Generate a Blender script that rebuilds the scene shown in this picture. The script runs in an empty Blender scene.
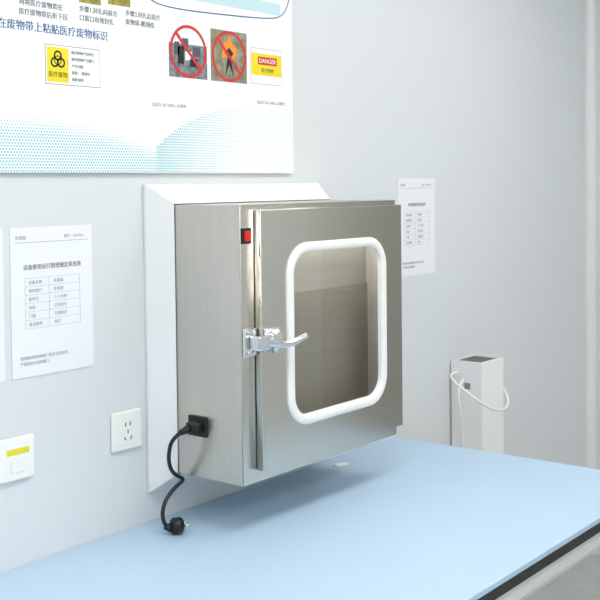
import bpy, bmesh, math, random
from mathutils import Vector, Matrix
random.seed(3)
S=bpy.context.scene
S.view_settings.view_transform='Standard'
S.view_settings.look='None'
S.view_settings.exposure=0.0
# ---------------------------------------------------------------- materials
def mat(name,col,rough=.5,metal=0,emit=None,es=1,noise=None,bump=None,coat=0,spec=.5):
    m=bpy.data.materials.new(name);m.use_nodes=True
    nt=m.node_tree;b=nt.nodes['Principled BSDF']
    b.inputs['Base Color'].default_value=(*col,1)
    b.inputs['Roughness'].default_value=rough;b.inputs['Metallic'].default_value=metal
    b.inputs['Specular IOR Level'].default_value=spec
    if coat:b.inputs['Coat Weight'].default_value=coat
    if emit:
        b.inputs['Emission Color'].default_value=(*emit,1);b.inputs['Emission Strength'].default_value=es
    if noise or bump:
        tc=nt.nodes.new('ShaderNodeTexCoord');mp=nt.nodes.new('ShaderNodeMapping')
        nz=nt.nodes.new('ShaderNodeTexNoise')
        sc=(noise or bump)[0]
        mp.inputs['Scale'].default_value=sc
        nz.inputs['Scale'].default_value=1;nz.inputs['Detail'].default_value=5
        nt.links.new(tc.outputs['Object'],mp.inputs['Vector']);nt.links.new(mp.outputs[0],nz.inputs['Vector'])
        if noise:
            r=nt.nodes.new('ShaderNodeValToRGB')
            a=noise[1]
            r.color_ramp.elements[0].position=.3;r.color_ramp.elements[1].position=.7
            r.color_ramp.elements[0].color=(*[max(0,c*(1-a)) for c in col],1)
            r.color_ramp.elements[1].color=(*[min(1,c*(1+a)) for c in col],1)
            nt.links.new(nz.outputs['Fac'],r.inputs[0]);nt.links.new(r.outputs[0],b.inputs['Base Color'])
        if bump:
            bn=nt.nodes.new('ShaderNodeBump');bn.inputs['Strength'].default_value=bump[1];bn.inputs['Distance'].default_value=.001
            nt.links.new(nz.outputs['Fac'],bn.inputs['Height']);nt.links.new(bn.outputs[0],b.inputs['Normal'])
    return m
def lin(r,g,b): 
    f=lambda c:((c/255)/12.92 if c/255<=.04045 else ((c/255+.055)/1.055)**2.4)
    return (f(r),f(g),f(b))
M_wall=mat('panel_wall_paint',lin(218,222,224),.28,noise=((.8,.8,.8),.012))
M_wall2=mat('panel_wall_far',lin(218,221,223),.3)
M_ceil=mat('ceiling_paint',lin(240,240,240),.7,noise=((2,2,2),.01))
M_floor=mat('vinyl_floor',lin(176,180,176),.35,noise=((9,9,9),.06))
M_table=mat('blue_laminate',lin(178,204,226),.42,noise=((4,4,4),.012))
M_black=mat('black_edge',lin(30,32,34),.4)
M_frame=mat('white_powder_steel',lin(228,230,230),.35)
M_stand=mat('white_equipment_enamel',lin(240,241,241),.3)
M_trim=mat('white_trim_sheet',lin(232,234,235),.35)
def steel(name,col,rough,sc,a=.03,b=.05):
    m=mat(name,col,rough,1,noise=(sc,a),bump=(sc,b));return m
M_steelV=steel('brushed_steel_vertical',lin(213,209,200),.24,(260,260,2.2))
M_steelS=steel('brushed_steel_side',lin(208,204,196),.30,(260,260,3))
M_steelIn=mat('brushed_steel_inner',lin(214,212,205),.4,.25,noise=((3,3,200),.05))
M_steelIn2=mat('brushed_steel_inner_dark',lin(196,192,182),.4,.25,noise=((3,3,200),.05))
M_steelIn3=mat('brushed_steel_inner_lit',lin(236,235,231),.45,.1)  # inner steel lightened in colour to stand in for light on the chamber sides
M_chrome=mat('chrome',lin(225,227,230),.16,1)
M_gasket=mat('white_rubber',lin(240,240,237),.45)
M_dark=mat('dark_gap_rubber',lin(26,25,24),.6)
M_cable=mat('black_cable',lin(22,22,24),.4)
M_plastic=mat('white_plastic',lin(242,242,238),.3)
M_red=mat('red_switch',lin(200,25,20),.3,emit=lin(200,25,20),es=.2)
M_paper=mat('paper',lin(236,238,242),.35,spec=.4)
M_ink=mat('ink_grey',lin(135,139,147),.6)
M_ink2=mat('ink_dark',lin(80,85,95),.6)
M_poster=mat('poster_print',lin(244,246,247),.3)
M_blue=mat('poster_blue',lin(45,100,150),.4)
M_teal=mat('poster_teal',lin(140,198,210),.4)
M_tealL=mat('poster_teal_light',lin(196,226,232),.4)
M_yel=mat('label_yellow',lin(240,218,40),.4)
M_redp=mat('print_red',lin(205,50,45),.4)
M_blk=mat('print_black',lin(25,25,28),.5)
M_slot=mat('dark_inset',lin(60,64,68),.35)
M_photo1=mat('print_photo_grey',lin(120,125,130),.4,noise=((70,70,70),.6))
M_photo2=mat('print_photo_tan',lin(140,135,115),.4,noise=((50,50,50),.45))
M_photo3=mat('print_photo_olive',lin(150,140,60),.4,noise=((70,70,70),.5))
M_flame=mat('print_flame',lin(240,150,40),.4)
M_yst=mat('yellow_sticker',lin(235,215,50),.5)
M_alu=mat('aluminium_cove',lin(228,230,230),.35)
M_addeddoor=mat('added_door_paint',lin(140,139,134),.4)  # grey of the unseen door added for the steel to reflect
M_light=mat('led_panel',(1,1,1),.5,emit=(1,.99,.97),es=8.7)
M_filltube=mat('fill_tube',(1,1,1),.5,emit=(1,.98,.95),es=8)  # glow of the tube added inside the chamber
# glass
M_glass=bpy.data.materials.new('window_glass');M_glass.use_nodes=True
nt=M_glass.node_tree;nt.nodes.clear()
o=nt.nodes.new('ShaderNodeOutputMaterial');mx=nt.nodes.new('ShaderNodeMixShader')
t=nt.nodes.new('ShaderNodeBsdfTransparent');g=nt.nodes.new('ShaderNodeBsdfGlossy');fr=nt.nodes.new('ShaderNodeFresnel')
t.inputs[0].default_value=(.94,.94,.92,1);g.inputs['Roughness'].default_value=.02;fr.inputs[0].default_value=1.55
nt.links.new(fr.outputs[0],mx.inputs[0]);nt.links.new(t.outputs[0],mx.inputs[1]);nt.links.new(g.outputs[0],mx.inputs[2]);nt.links.new(mx.outputs[0],o.inputs[0])
# ---------------------------------------------------------------- helpers
def root(name,loc):
    e=bpy.data.objects.new(name,None);e.empty_display_size=.05;e.location=loc
    S.collection.objects.link(e);bpy.context.view_layer.update();return e
def link(ob,par=None,m=None):
    if ob.name not in S.collection.objects:S.collection.objects.link(ob)
    if m:ob.data.materials.append(m)
    if par:
        ob.parent=par;ob.matrix_parent_inverse=Matrix.Translation(par.location).inverted()
    return ob
def box(name,x0,x1,y0,y1,z0,z1,m,par=None,bev=0,seg=2):
    bm=bmesh.new();bmesh.ops.create_cube(bm,size=1)
    cx,cy,cz=(x0+x1)/2,(y0+y1)/2,(z0+z1)/2
    for v in bm.verts:v.co=Vector((v.co.x*(x1-x0),v.co.y*(y1-y0),v.co.z*(z1-z0)))
    if bev:bmesh.ops.bevel(bm,geom=bm.edges[:],offset=bev,segments=seg,affect='EDGES',profile=.5)
    me=bpy.data.meshes.new(name);bm.to_mesh(me);bm.free()
    ob=bpy.data.objects.new(name,me);ob.location=(cx,cy,cz);return link(ob,par,m)
def meshob(name,vs,fs,m,par=None,smooth=False):
    me=bpy.data.meshes.new(name);me.from_pydata(vs,[],fs);me.update()
    if smooth:
        for p in me.polygons:p.use_smooth=True
    ob=bpy.data.objects.new(name,me);return link(ob,par,m)
def tube(name,pts,r,m,par=None,cyclic=False,kind='NURBS',order=4,res=8):
    cu=bpy.data.curves.new(name,'CURVE');cu.dimensions='3D';cu.bevel_depth=r;cu.bevel_resolution=4;cu.resolution_u=res;cu.use_fill_caps=True
    sp=cu.splines.new(kind);sp.points.add(len(pts)-1)
    for p,q in zip(sp.points,pts):p.co=(*q,1)
    sp.use_cyclic_u=cyclic
    if kind=='NURBS':sp.order_u=order;sp.use_endpoint_u=not cyclic
    ob=bpy.data.objects.new(name,cu);S.collection.objects.link(ob)
    return tomesh(ob,name,m,par)
def tomesh(ob,name,m,par):
    dg=bpy.context.evaluated_depsgraph_get()
    dg.update();me=bpy.data.meshes.new_from_object(ob.evaluated_get(dg))
    mw=ob.matrix_world.copy();me.transform(mw)
    bpy.data.objects.remove(ob);me.name=name
    me.materials.clear();n=bpy.data.objects.new(name,me);return link(n,par,m)
def cyl(name,p,q,r,m,par=None,n=24,r2=None,bev=0):
    p=Vector(p);q=Vector(q);d=q-p
    bm=bmesh.new();bmesh.ops.create_cone(bm,cap_ends=True,segments=n,radius1=r,radius2=r if r2 is None else r2,depth=d.length)
    if bev:
        es=[e for e in bm.edges if abs(e.verts[0].co.z-e.verts[1].co.z)<1e-6]
        bmesh.ops.bevel(bm,geom=es,offset=bev,segments=2,affect='EDGES')
    M=Matrix.Translation((p+q)/2)@d.to_track_quat('Z','Y').to_matrix().to_4x4()
    bm.transform(M);me=bpy.data.meshes.new(name);bm.to_mesh(me);bm.free()
    for f in me.polygons:f.use_smooth=len(f.vertices)==4
    ob=bpy.data.objects.new(name,me);return link(ob,par,m)
def rrect(x0,x1,z0,z1,r,n=10):
    out=[]
    for cx,cz,a in ((x1-r,z1-r,0),(x0+r,z1-r,90),(x0+r,z0+r,180),(x1-r,z0+r,270)):
        for i in range(n+1):
            t=math.radians(a+90*i/n);out.append((cx+r*math.cos(t),cz+r*math.sin(t)))
    return out
def plate(name,loops,yc,half,m,par=None,bevel=0):
    cu=bpy.data.curves.new(name,'CURVE');cu.dimensions='2D';cu.fill_mode='BOTH';cu.extrude=half-bevel;cu.bevel_depth=bevel;cu.bevel_resolution=2
    if bevel:cu.offset=-bevel
    for lp in loops:
        sp=cu.splines.new('POLY');sp.points.add(len(lp)-1)
        for p,q in zip(sp.points,lp):p.co=(q[0],q[1],0,1)
        sp.use_cyclic_u=True
    ob=bpy.data.objects.new(name,cu);ob.rotation_euler=(math.pi/2,0,0);ob.location=(0,yc,0)
    S.collection.objects.link(ob);bpy.context.view_layer.update()
    return tomesh(ob,name,m,par)
def text(name,s,x,z,size,y,m,par,align='LEFT',bold=0,sx=1):
    cu=bpy.data.curves.new(name,'FONT');cu.body=s;cu.size=size;cu.align_x=align;cu.extrude=.0001
    ob=bpy.data.objects.new(name,cu);ob.rotation_euler=(math.pi/2,0,0);ob.location=(x,y,z);ob.scale=(sx,1,1)
    S.collection.objects.link(ob);bpy.context.view_layer.update()
    if bold:
        ob2=ob.copy();ob2.data=cu.copy();ob2.location=(x+bold,y-.00005,z);S.collection.objects.link(ob2);bpy.context.view_layer.update()
        tomesh(ob2,name+'_b',m,par)
    return tomesh(ob,name,m,par)
def sheet(name,x0,x1,z0,z1,y,m,par):
    return box(name,x0,x1,y-.0002,y,z0,z1,m,par)
# ---------------------------------------------------------------- room
XL,XR,YF,H=-4.2,1.42,-3.6,2.75
box('floor',XL,XR,YF,0,-.1,0,M_floor)
box('ceiling',XL,XR,YF,0,H,H+.1,M_ceil)
box('wall_back',XL-.1,XR+.1,0,.1,-.1,H+.1,M_wall)
box('wall_right',XR,XR+.1,YF,0,-.1,H+.1,M_wall2)
box('wall_left',XL-.1,XL,YF,0,-.1,H+.1,M_wall2)
box('wall_front',XL-.1,XR+.1,YF-.1,YF,-.1,H+.1,M_wall2)
D=root('added_door_1',(XR-.02,-1.4,0))  # unseen door, added to darken part of the reflection in the box steel
box('leaf',XR-.03,XR-.001,-1.85,-.95,.005,2.1,M_addeddoor,D,bev=.002)
box('jamb_a',XR-.04,XR-.001,-1.90,-1.85,0,2.15,M_frame,D);box('jamb_b',XR-.04,XR-.001,-.95,-.90,0,2.15,M_frame,D);box('head',XR-.04,XR-.001,-1.85,-.95,2.1,2.15,M_frame,D)
cyl('handle',(XR-.07,-1.75,1.02),(XR-.07,-1.63,1.02),.009,M_chrome,D);cyl('handle_neck',(XR-.03,-1.75,1.02),(XR-.07,-1.75,1.02),.009,M_chrome,D)
vs=[];n=8;r=.03
for z in (0,H):
    for i in range(n+1):
        t=math.radians(90*i/n);vs.append((XR-r+r*math.sin(t),-r+r*math.cos(t)-.0005,z))
fs=[(i,i+1,n+2+i,n+1+i) for i in range(n)]
c=meshob('trim_1',vs,fs,M_alu,smooth=True)
box('baseboard_back',XL,XR-.03,-.012,0,0,.08,M_alu)
k=0
for lx in (-3.1,-1.5,.1):
    for ly in (-2.75,-1.1):
        e=root('ceiling_light' if k==0 else 'ceiling_light.%03d'%k,(lx,ly,H));k+=1
        box('panel',lx-.55,lx+.55,ly-.28,ly+.28,H-.014,H-.004,M_light,e)
        box('frame_a',lx-.57,lx+.57,ly-.3,ly-.28,H-.018,H-.001,M_frame,e);box('frame_b',lx-.57,lx+.57,ly+.28,ly+.3,H-.018,H-.001,M_frame,e)
        box('frame_c',lx-.57,lx-.55,ly-.28,ly+.28,H-.018,H-.001,M_frame,e);box('frame_d',lx+.55,lx+.57,ly-.28,ly+.28,H-.018,H-.001,M_frame,e)
# ---------------------------------------------------------------- lab bench
T=root('lab_bench',(-1.1,-.4,0))
TX0,TX1,TY=-2.2,0.0,-.806
box('worktop',TX0,TX1,TY,-.001,.738,.75,M_table,T,bev=.0015)
box('worktop_core',TX0+.001,TX1-.001,TY+.001,-.002,.716,.7385,M_black,T)
box('apron_front',TX0+.03,TX1-.03,TY+.035,TY+.075,.655,.716,M_frame,T,bev=.003)
box('apron_back',TX0+.03,TX1-.03,-.07,-.03,.655,.716,M_frame,T,bev=.003)
box('apron_right',TX1-.07,TX1-.03,TY+.07,-.06,.655,.716,M_frame,T,bev=.003)
box('apron_left',TX0+.03,TX0+.07,TY+.07,-.06,.655,.716,M_frame,T,bev=.003)
i=0
for lx in (TX0+.03,-.81,TX1-.07):
    for ly in (TY+.035,-.07):
        i+=1
        box('leg_%d'%i,lx,lx+.04,ly,ly+.04,.02,.66,M_frame,T,bev=.003)
        cyl('foot_%d'%i,(lx+.02,ly+.02,0),(lx+.02,ly+.02,.02),.02,M_black,T)
for i,lx in enumerate((TX0+.03,-.81,TX1-.07)):
    box('foot_rail_%d'%i,lx,lx+.04,TY+.07,-.06,.12,.16,M_frame,T,bev=.003)
# ---------------------------------------------------------------- pass box
B=root('pass_through_box',(-.67,-.13,1.16))
X0,X1,Z0,Z1,YB,YD=-.979,-.378,.862,1.469,-.055,-.25
w=.012
box('side_panel_left',X0,X0+w,YD,YB,Z0,Z1,M_steelS,B,bev=.0015)
box('side_panel_right',X1-w,X1,YD,YB,Z0,Z1,M_steelS,B,bev=.0015)
box('top_panel',X0+w,X1-w,YD,YB,Z1-w,Z1,M_steelS,B)
box('bottom_panel',X0+w,X1-w,YD,YB,Z0,Z0+w,M_steelS,B)
ox0,ox1,oz0,oz1=-.9,-.395,.92,1.43
plate('front_flange',[[(X0+.001,Z0+.001),(X1-.001,Z0+.001),(X1-.001,Z1-.001),(X0+.001,Z1-.001)],[(ox0,oz0),(ox1,oz0),(ox1,oz1),(ox0,oz1)]],YD-.0005,.002,M_steelV,B)
yc=-.17
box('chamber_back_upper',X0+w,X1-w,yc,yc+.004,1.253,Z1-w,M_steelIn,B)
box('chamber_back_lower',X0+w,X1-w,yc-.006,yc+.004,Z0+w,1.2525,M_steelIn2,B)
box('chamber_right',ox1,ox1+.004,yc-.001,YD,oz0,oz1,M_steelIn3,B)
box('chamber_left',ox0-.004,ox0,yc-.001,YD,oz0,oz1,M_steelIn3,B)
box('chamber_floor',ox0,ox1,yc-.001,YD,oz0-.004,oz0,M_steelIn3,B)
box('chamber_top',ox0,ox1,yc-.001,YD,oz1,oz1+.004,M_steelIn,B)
cyl('chamber_fill_lamp',(ox0+.03,-.215,oz1-.014),(ox1-.03,-.215,oz1-.014),.008,M_filltube,B)  # hidden tube added to brighten the chamber
# flared wall surround
a=.043
tx0,tx1,tz0,tz1=X0-a,X1-.006,Z0-a,Z1+a+.003
e=.002
O=[(tx0,-.001,tz0),(tx1,-.001,tz0),(tx1,-.001,tz1),(tx0,-.001,tz1)]
O2=[(p[0],-.008,p[2]) for p in O]
xr=X1-.016
I=[(X0-e,YB-.003,Z0-e),(xr,YB-.003,Z0-e),(xr,YB-.003,Z1+e),(X0-e,YB-.003,Z1+e)]
I2=[(p[0],-.001,p[2]) for p in I]
vs=O+O2+I+I2;fs=[]
for L in range(3):
    for i in range(4):
        j=(i+1)%4;fs.append((L*4+i,L*4+j,L*4+4+j,L*4+4+i))
meshob('wall_surround',vs,fs,M_trim,B)
# door
DX0,DX1,DZ0,DZ1=-.935,-.379,.890,1.457
dyf=-.272;dyb=-.254
gx0,gx1,gz0,gz1=-.848,-.455,.965,1.38
hole=rrect(gx0+.011,gx1-.011,gz0+.011,gz1-.011,.06)
plate('door_panel',[[(DX0,DZ0),(DX1,DZ0),(DX1,DZ1),(DX0,DZ1)],hole],(dyf+dyb)/2,(dyb-dyf)/2,M_steelV,B,bevel=.0012)
box('door_seal_left',DX0+.006,DX0+.03,-.2545,-.251,DZ0+.01,DZ1-.01,M_dark,B)
lp=rrect(gx0+.010,gx1-.010,gz0+.010,gz1-.010,.062)
meshob('door_glass',[(x,-.264,z) for x,z in lp],[tuple(range(len(lp)))],M_glass,B)
path=rrect(gx0+.011,gx1-.011,gz0+.011,gz1-.011,.062,12)
N=len(path);prof=[];K=12
for q in range(K+1):
    t=math.pi*q/K;prof.append((.0115*math.cos(t),-.007*math.sin(t)**.7 if 0<q<K else 0))
prof.append((-.0115,.008))
K=len(prof)-1
vs=[];fs=[]
for i,(px,pz) in enumerate(path):
    ax,az=path[i-1];bx,bz=path[(i+1)%N];tx,tz=bx-ax,bz-az;l=math.hypot(tx,tz);nx,nz=tz/l,-tx/l
    for u,v in prof:vs.append((px+nx*u,dyf+v,pz+nz*u))
for i in range(N):
    for q in range(K):
        j=(i+1)%N;fs.append((i*(K+1)+q,j*(K+1)+q,j*(K+1)+q+1,i*(K+1)+q+1))
meshob('window_gasket',vs,fs,M_gasket,B,smooth=True)
for i,z in enumerate((1.0,1.34)):
    cyl('hinge_%d'%i,(DX1+.003,-.256,z-.03),(DX1+.003,-.256,z+.03),.005,M_chrome,B)
# latch
lz=1.172
box('latch_mount',-.977,-.941,-.262,-.2525,lz-.03,lz+.03,M_chrome,B,bev=.002)
for i,(sx,sz) in enumerate(((-.968,lz+.022),(-.968,lz-.022),(-.95,lz+.022),(-.95,lz-.022))):
    cyl('latch_screw_%d'%i,(sx,-.262,sz),(sx,-.265,sz),.004,M_chrome,B)
box('latch_block',-.966,-.925,-.292,-.262,lz-.016,lz+.016,M_chrome,B,bev=.004)
box('latch_keeper_plate',-.93,-.878,-.276,-.272,lz-.022,lz+.028,M_chrome,B,bev=.0015)
box('latch_keeper',-.925,-.885,-.292,-.275,lz-.012,lz+.018,M_chrome,B,bev=.005)
cyl('latch_pivot',(-.905,-.285,lz-.026),(-.905,-.285,lz+.026),.007,M_chrome,B)
P=[(-.945,-.294,lz+.002),(-.92,-.297,lz-.002),(-.9,-.299,lz-.008),(-.88,-.302,lz-.009),(-.855,-.306,lz-.004),(-.832,-.314,lz+.006)]
cu=bpy.data.curves.new('lever','CURVE');cu.dimensions='3D';cu.bevel_depth=.0075;cu.bevel_resolution=5;cu.use_fill_caps=True
sp=cu.splines.new('NURBS');sp.points.add(len(P)-1)
for i,(p,q) in enumerate(zip(sp.points,P)):p.co=(*q,1);p.radius=[1.3,1.3,1.05,1,1,.8][i]
sp.order_u=3;sp.use_endpoint_u=True
ob=bpy.data.objects.new('lever',cu);S.collection.objects.link(ob);bpy.context.view_layer.update()
tomesh(ob,'latch_lever',M_chrome,B)
box('switch_bezel',-.976,-.947,-.2565,-.2525,1.385,1.419,M_blk,B,bev=.001)
box('switch_rocker',-.971,-.951,-.2595,-.256,1.391,1.413,M_red,B,bev=.002)
box('power_inlet',X0-.006,X0,-.15,-.095,.955,1.0,M_blk,B,bev=.002)
# ---------------------------------------------------------------- power cord
C=root('power_cord',(X0-.03,-.12,.978))
box('connector_body',X0-.030,X0-.006,-.142,-.108,.963,.990,M_cable,C,bev=.006,seg=3)
cyl('connector_boot',(X0-.026,-.12,.977),(X0-.046,-.108,.968),.010,M_cable,C,r2=.006)
cord=[(X0-.042,-.11,.97),(X0-.06,-.098,.957),(X0-.062,-.09,.93),(X0-.058,-.085,.9),(X0-.04,-.08,.87),(X0+.0,-.082,.853),(X0-.03,-.085,.848),(X0-.07,-.09,.83),(X0-.088,-.09,.80),(X0-.085,-.095,.775),(X0-.08,-.1,.768)]
tube('cord',cord,.0045,M_cable,C)
cyl('plug_boot',(X0-.087,-.098,.769),(X0-.073,-.108,.766),.006,M_cable,C,r2=.011)
cyl('plug_body',(X0-.075,-.107,.7685),(X0-.052,-.12,.7685),.018,M_cable,C,bev=.004)
for i,s in enumerate((-1,1)):
    cyl('plug_pin_%d'%i,(X0-.052+.004*s,-.12+.008*s,.7685),(X0-.038+.004*s,-.128+.008*s,.7685),.0022,M_chrome,C)
# ---------------------------------------------------------------- sockets
def faceplate(name,x0,z0,kind):
    R=root(name,(x0+.043,-.004,z0+.043));x1=x0+.086;z1=z0+.086
    box('plate',x0,x1,-.009,-.0005,z0,z1,M_plastic,R,bev=.003)
    if kind==1:
        box('insert',x0+.012,x1-.012,-.0105,-.009,z0+.012,z1-.012,M_plastic,R,bev=.001)
        cx=x0+.043;cz=z0+.043
        for s in (-1,1):
            box('slot_top_%d'%s,cx+s*.007-.0012,cx+s*.007+.0012,-.0112,-.0104,cz+.010,cz+.019,M_blk,R)
        box('slot_earth',cx-.0012,cx+.0012,-.0112,-.0104,cz-.006,cz+.002,M_blk,R)
        for s in (-1,1):
            b=box('slot_low_%d'%s,cx+s*.009-.0012,cx+s*.009+.0012,-.0112,-.0104,cz-.021,cz-.012,M_blk,R);b.rotation_euler=(0,s*.5,0)
    else:
        box('yellow_label',x0+.018,x1-.014,-.0096,-.009,z0+.052,z0+.064,M_yst,R)
        box('port_cover',x0+.026,x1-.026,-.011,-.009,z0+.016,z0+.042,M_plastic,R,bev=.001)
        box('port',x0+.032,x1-.032,-.0115,-.0109,z0+.02,z0+.034,M_plastic,R)
faceplate('power_socket',-1.1300,.9297,1)
faceplate('network_socket',-1.425,.9274,2)
# ---------------------------------------------------------------- posted papers
def paper(name,x0,x1,z0,z1,title,sleeve=True):
    R=root(name,((x0+x1)/2,-.002,(z0+z1)/2));W=x1-x0
    box('sheet',x0,x1,-.002,-.0005,z0,z1,M_paper,R)
    y=-.0022
    text('heading','传递窗',x0+.012,z1-.024,.009,y,M_ink,R);text('doc_no','编号：SOP-012',x1-.075,z1-.024,.008,y,M_ink,R)
    sheet('rule',x0+.01,x1-.01,z1-.031,z1-.0302,y,M_ink,R)
    text('title',title,(x0+x1)/2,z1-.085,.0115,y,M_ink2,R,'CENTER',.0003)
    rows=[('设备名称','传递窗'),('使用部门','实验室'),('紫外灯','三十分钟'),('风机','正常运行'),('门锁','互锁状态'),('清洁频率','每日')]
    ta,tb=x0+.035,x1-.035;zt=z1-.103
    for i,(s1,s2) in enumerate(rows):
        zz=zt-.012-i*.017
        text('cell_a%d'%i,s1,ta+.008,zz,.0085,y,M_ink,R);text('cell_b%d'%i,s2,ta+.072,zz,.0085,y,M_ink,R)
    for i in range(7):
        sheet('row_line_%d'%i,ta,tb,zt-.017*i-.0002,zt-.017*i+.0002,y,M_ink,R)
    for i,xx in enumerate((ta,ta+.06,tb)):
        sheet('col_line_%d'%i,xx-.0002,xx+.0002,zt-.102,zt,y,M_ink,R)
    text('note_1','使用前请检查两侧门是否关闭完好，',x0+.02,z0+.036,.008,y,M_ink,R);text('note_2','严禁同时开启两侧门。',x0+.02,z0+.024,.008,y,M_ink,R)
paper('notice_paper',-1.3847,-1.1742,1.1282,1.431,'设备使用运行管理规定状态表')
paper('notice_paper.001',.0214,.2328,1.228,1.526,'传递窗使用状态标识')
paper('notice_paper.002',-1.62,-1.402,1.13,1.43,'设备标识')
# ---------------------------------------------------------------- wall poster
Q=root('wall_poster',(-1.2,-.006,1.95))
PX0,PX1,PZ0,PZ1=-2.05,-.490,1.5407,2.42
box('board',PX0,PX1,-.010,-.0005,PZ0,PZ1,M_poster,Q,bev=.001)
y=-.0102
text('headline','包扎完毕后在废物带上粘贴医疗废物标识',-1.127,1.826,.0218,y,M_blue,Q,'RIGHT',.0009)
text('cap_1a','再将医疗废物套在',-1.248,1.876,.0138,y,M_ink2,Q,'RIGHT',.0005);text('cap_1b','医疗废物袋后折下压',-1.235,1.857,.0138,y,M_ink2,Q,'RIGHT',.0005)
text('cap_2a','步骤1.封扎向前合',-1.205,1.880,.0138,y,M_ink2,Q,'LEFT',.0005)
text('cap_2b','口紧口有效封扎',-1.205,1.861,.0138,y,M_ink2,Q,'LEFT',.0005)
text('cap_3a','步骤2.封扎后医疗',-1.075,1.886,.0138,y,M_ink2,Q,'LEFT',.0005)
text('cap_3b','废物袋-鹅颈结',-1.075,1.867,.0138,y,M_ink2,Q,'LEFT',.0005)
sheet('photo_a',-1.205,-1.145,1.898,1.95,y,M_photo3,Q);sheet('photo_b',-1.125,-1.06,1.904,1.96,y,M_photo3,Q)
tube('outline',[(-1.03,y,1.98),(-1.02,y,1.935),(-.985,y,1.914),(-.75,y,1.924),(-.57,y,1.932),(-.515,y,1.945),(-.5,y,2.0)],.0014,M_blue,Q)
sheet('outline_inner',-.99,-.54,1.945,1.975,y,M_tealL,Q)
sheet('label_border',-1.296,-1.150,1.722,1.803,y,M_blk,Q);y2=y-.0003
sheet('label_white',-1.295,-1.151,1.723,1.802,y2,M_poster,Q)
sheet('label_yellow',-1.292,-1.236,1.727,1.798,y2-.0003,M_yel,Q)
def ring(name,cx,cz,r0,r1,yy,m,par,n=40):
    vs=[];fs=[]
    for i in range(n):
        t=2*math.pi*i/n;vs+=[(cx+r0*math.cos(t),yy,cz+r0*math.sin(t)),(cx+r1*math.cos(t),yy,cz+r1*math.sin(t))]
    for i in range(n):
        j=(i+1)%n;fs.append((2*i,2*i+1,2*j+1,2*j))
    return meshob(name,vs,fs,m,par)
bx,bz=-1.264,1.772;yy=y2-.0007
for i in range(3):
    t=math.radians(90+120*i);ring('biohazard_lobe_%d'%i,bx+.0095*math.cos(t),bz+.0095*math.sin(t),.0065,.0105,yy,M_blk,Q,24)
ring('biohazard_ring',bx,bz,.0075,.0098,yy,M_blk,Q,24)
text('bio_text','医疗废物',bx,1.738,.0125,yy,M_blk,Q,'CENTER')
for i in range(5):
    text('lab_%d'%i,['医疗废物产生单位：','医疗废物产生部门：','产生日期：','类别：  感染性','需要说明：'][i],-1.228,1.788-i*.014,.0075,yy,M_ink2,Q)
def prohib(n,x0,x1,z0,z1,bg):
    sheet('photo_%d'%n,x0,x1,z0,z1,y,bg,Q)
    cx,cz=(x0+x1)/2,(z0+z1)/2;r=min(x1-x0,z1-z0)/2*1.0
    ring('prohib_ring_%d'%n,cx,cz,r-.007,r,y-.0008,M_redp,Q)
    d=r-.004;h=.0028;s=.7071
    meshob('prohib_slash_%d'%n,[(cx-d*s-h,y-.0009,cz+d*s-h),(cx-d*s+h,y-.0009,cz+d*s+h),(cx+d*s+h,y-.0009,cz-d*s+h),(cx+d*s-h,y-.0009,cz-d*s-h)],[(0,1,2,3)],M_redp,Q)
    return cx,cz
cx,cz=prohib(1,-.943,-.816,1.762,1.885,M_photo1)
sheet('photo_sky',-.943,-.816,1.84,1.885,y-.0001,M_paper,Q)
for i,(a_,b_,c_,d_,mm) in enumerate(((-.035,-.015,-.03,.01,M_blk),(-.01,.012,-.02,.0,M_poster),(.005,.03,-.035,-.015,M_blk),(-.045,-.03,-.01,.02,M_ink2),(.015,.04,-.01,.012,M_ink2),(-.02,0,.005,.03,M_ink2))):
    box('litter_%d'%i,cx+a_,cx+b_,y-.0006,y-.0002,cz+c_,cz+d_,mm,Q)
cx,cz=prohib(2,-.803,-.672,1.762,1.886,M_photo2)
meshob('flame',[(cx-.026,y-.0005,cz-.005),(cx+.02,y-.0005,cz-.005),(cx+.03,y-.0005,cz+.02),(cx+.01,y-.0005,cz+.034),(cx+.004,y-.0005,cz+.054),(cx-.01,y-.0005,cz+.034),(cx-.022,y-.0005,cz+.03)],[(0,1,2,3,4,5,6)],M_flame,Q)
meshob('figure',[(cx-.016,y-.0006,cz-.05),(cx-.006,y-.0006,cz),(cx-.016,y-.0006,cz+.008),(cx,y-.0006,cz+.022),(cx+.016,y-.0006,cz+.008),(cx+.006,y-.0006,cz-.002),(cx+.016,y-.0006,cz-.05),(cx,y-.0006,cz-.02)],[(0,1,7),(1,3,2),(1,3,5),(3,4,5),(1,5,7),(5,6,7)],M_blk,Q)
sheet('danger_edge',-.658,-.534,1.765,1.855,y,M_ink,Q)
sheet('danger_bg',-.657,-.535,1.766,1.854,y-.0002,M_poster,Q)
sheet('danger_label',-.655,-.537,1.787,1.842,y-.0004,M_yel,Q)
sheet('danger_bar',-.63,-.556,1.814,1.834,y-.0006,M_redp,Q)
text('danger_text','DANGER',-.593,1.8185,.0165,y-.001,M_poster,Q,'CENTER')
text('danger_sub','医疗废物',-.593,1.796,.012,y-.0008,M_blk,Q,'CENTER')
text('credit_1','出品方: BLT1&FILL-LD制剂',-.998,1.692,.0095,y,M_ink2,Q,'LEFT')
text('credit_2','出品方: BLT1&FILL-LD制剂',-.635,1.716,.0095,y,M_ink2,Q,'LEFT')
def dots(name,fn,m,sp=.0072):
    vs=[];fs=[]
    z=PZ0+.004;row=0
    while z<1.75:
        x=-1.6+(sp/2 if row%2 else 0)
        while x<PX1-.004:
            r=fn(x,z)
            if r>.0004:
                b=len(vs)
                for i in range(7):
                    t=2*math.pi*i/7;vs.append((x+r*math.cos(t),y,z+r*math.sin(t)))
                fs.append(tuple(range(b,b+7)))
            x+=sp
        z+=sp*.85;row+=1
    meshob(name,vs,fs,m,Q)
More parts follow.
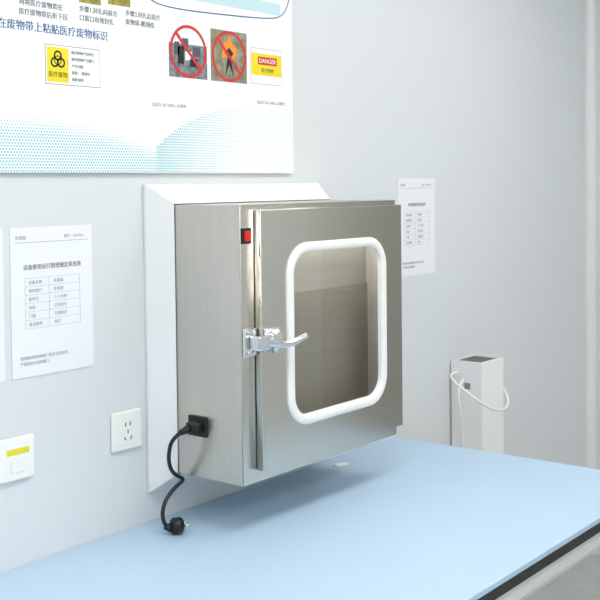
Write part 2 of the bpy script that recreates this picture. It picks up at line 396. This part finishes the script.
def f1(x,z):
    if x>-.985:return 0
    top=1.655-.32*(x+1.33)**2-.05*(x+1.33) if x>-1.33 else 1.655-.2*(x+1.33)**2
    d=top-z
    if d<0:return 0
    return .0024*min(1,.35+d/.05)
def f2(x,z):
    if x<=-.985:return 0
    top=1.60+.125*(1-math.exp(-(x+.985)/.16))
    d=top-z
    if d<0:return 0
    return .0030*max(.3,1-(x+.985)/.45)
dots('halftone_left',f1,M_teal);dots('halftone_right',f2,M_teal)
# ---------------------------------------------------------------- small card on bench
Kd=root('white_card',(-.352,-.06,.7505))
b=box('card',-.385,-.345,-.078,-.052,.7502,.7535,M_plastic,Kd,bev=.0005)
b.rotation_euler=(0,0,-.4)
# ---------------------------------------------------------------- equipment stand beyond the bench
E=root('equipment_stand',(.39,-.06,0))
ex0,ex1,ey0,ey1,ez=.322,.467,-.118,-.004,.938
box('column',ex0,ex1,ey0,ey1,0.0,ez-.03,M_stand,E,bev=.003)
hx=[(ex0,ey0),(ex1,ey0),(ex1,ey1),(ex0,ey1)];q=.010
ins=[(ex0+q,ey0+q),(ex1-q,ey0+q),(ex1-q,ey1-q),(ex0+q,ey1-q)]
vs=[(x,yv,ez-.032) for x,yv in hx]+[(x,yv,ez) for x,yv in hx]+[(x,yv,ez) for x,yv in ins]+[(x,yv,ez-.025) for x,yv in ins]
fs=[]
for L in range(3):
    for i in range(4):
        j=(i+1)%4;fs.append((L*4+i,L*4+j,L*4+4+j,L*4+4+i))
meshob('head_rim',vs,fs,M_stand,E)
box('head_inset',ex0+q,ex1-q,ey0+q,ey1-q,ez-.012,ez-.004,M_slot,E)  # dark grey inset within the rim of the head
box('side_latch',ex0-.002,ex0,-.075,-.055,.85,.87,M_ink,E)
# hose
Hh=root('white_hose',(.3,-.08,.85))
tube('hose_a',[(.32,-.03,.90),(.28,-.03,.905),(.23,-.05,.90),(.22,-.1,.875),(.24,-.14,.84),(.30,-.16,.80),(.36,-.165,.785),(.42,-.155,.785),(.47,-.135,.80),(.485,-.115,.82),(.48,-.1,.85),(.466,-.09,.855)],.0035,M_plastic,Hh)
tube('hose_b',[(.32,-.05,.88),(.28,-.06,.87),(.25,-.07,.84),(.27,-.07,.78),(.30,-.06,.7),(.30,-.05,.6),(.3,-.04,.5)],.0035,M_plastic,Hh)
# ---------------------------------------------------------------- camera
c=dict(cx=-2.7103,cy=-1.7807,cz=1.5132,yaw=0.9030,pitch=0.0331,roll=-0.0107,f=1081.6977,sh=80.5683)
ya,pi_,ro=c['yaw'],c['pitch'],c['roll']
F=Vector((math.sin(ya)*math.cos(pi_),math.cos(ya)*math.cos(pi_),-math.sin(pi_)))
R=Vector((math.cos(ya),-math.sin(ya),0));U=R.cross(F)
R2=R*math.cos(ro)+U*math.sin(ro);U2=-R*math.sin(ro)+U*math.cos(ro)
Mx=Matrix((( R2.x,U2.x,-F.x,c['cx']),(R2.y,U2.y,-F.y,c['cy']),(R2.z,U2.z,-F.z,c['cz']),(0,0,0,1)))
cd=bpy.data.cameras.new('camera');cd.sensor_width=36;cd.lens=c['f']/600*36;cd.shift_y=-c['sh']/600;cd.clip_start=.05
co=bpy.data.objects.new('camera',cd);co.matrix_world=Mx;S.collection.objects.link(co);S.camera=co
wd=bpy.data.worlds.new('world');S.world=wd;wd.use_nodes=True
wd.node_tree.nodes['Background'].inputs[0].default_value=(.8,.85,.9,1);wd.node_tree.nodes['Background'].inputs[1].default_value=.3
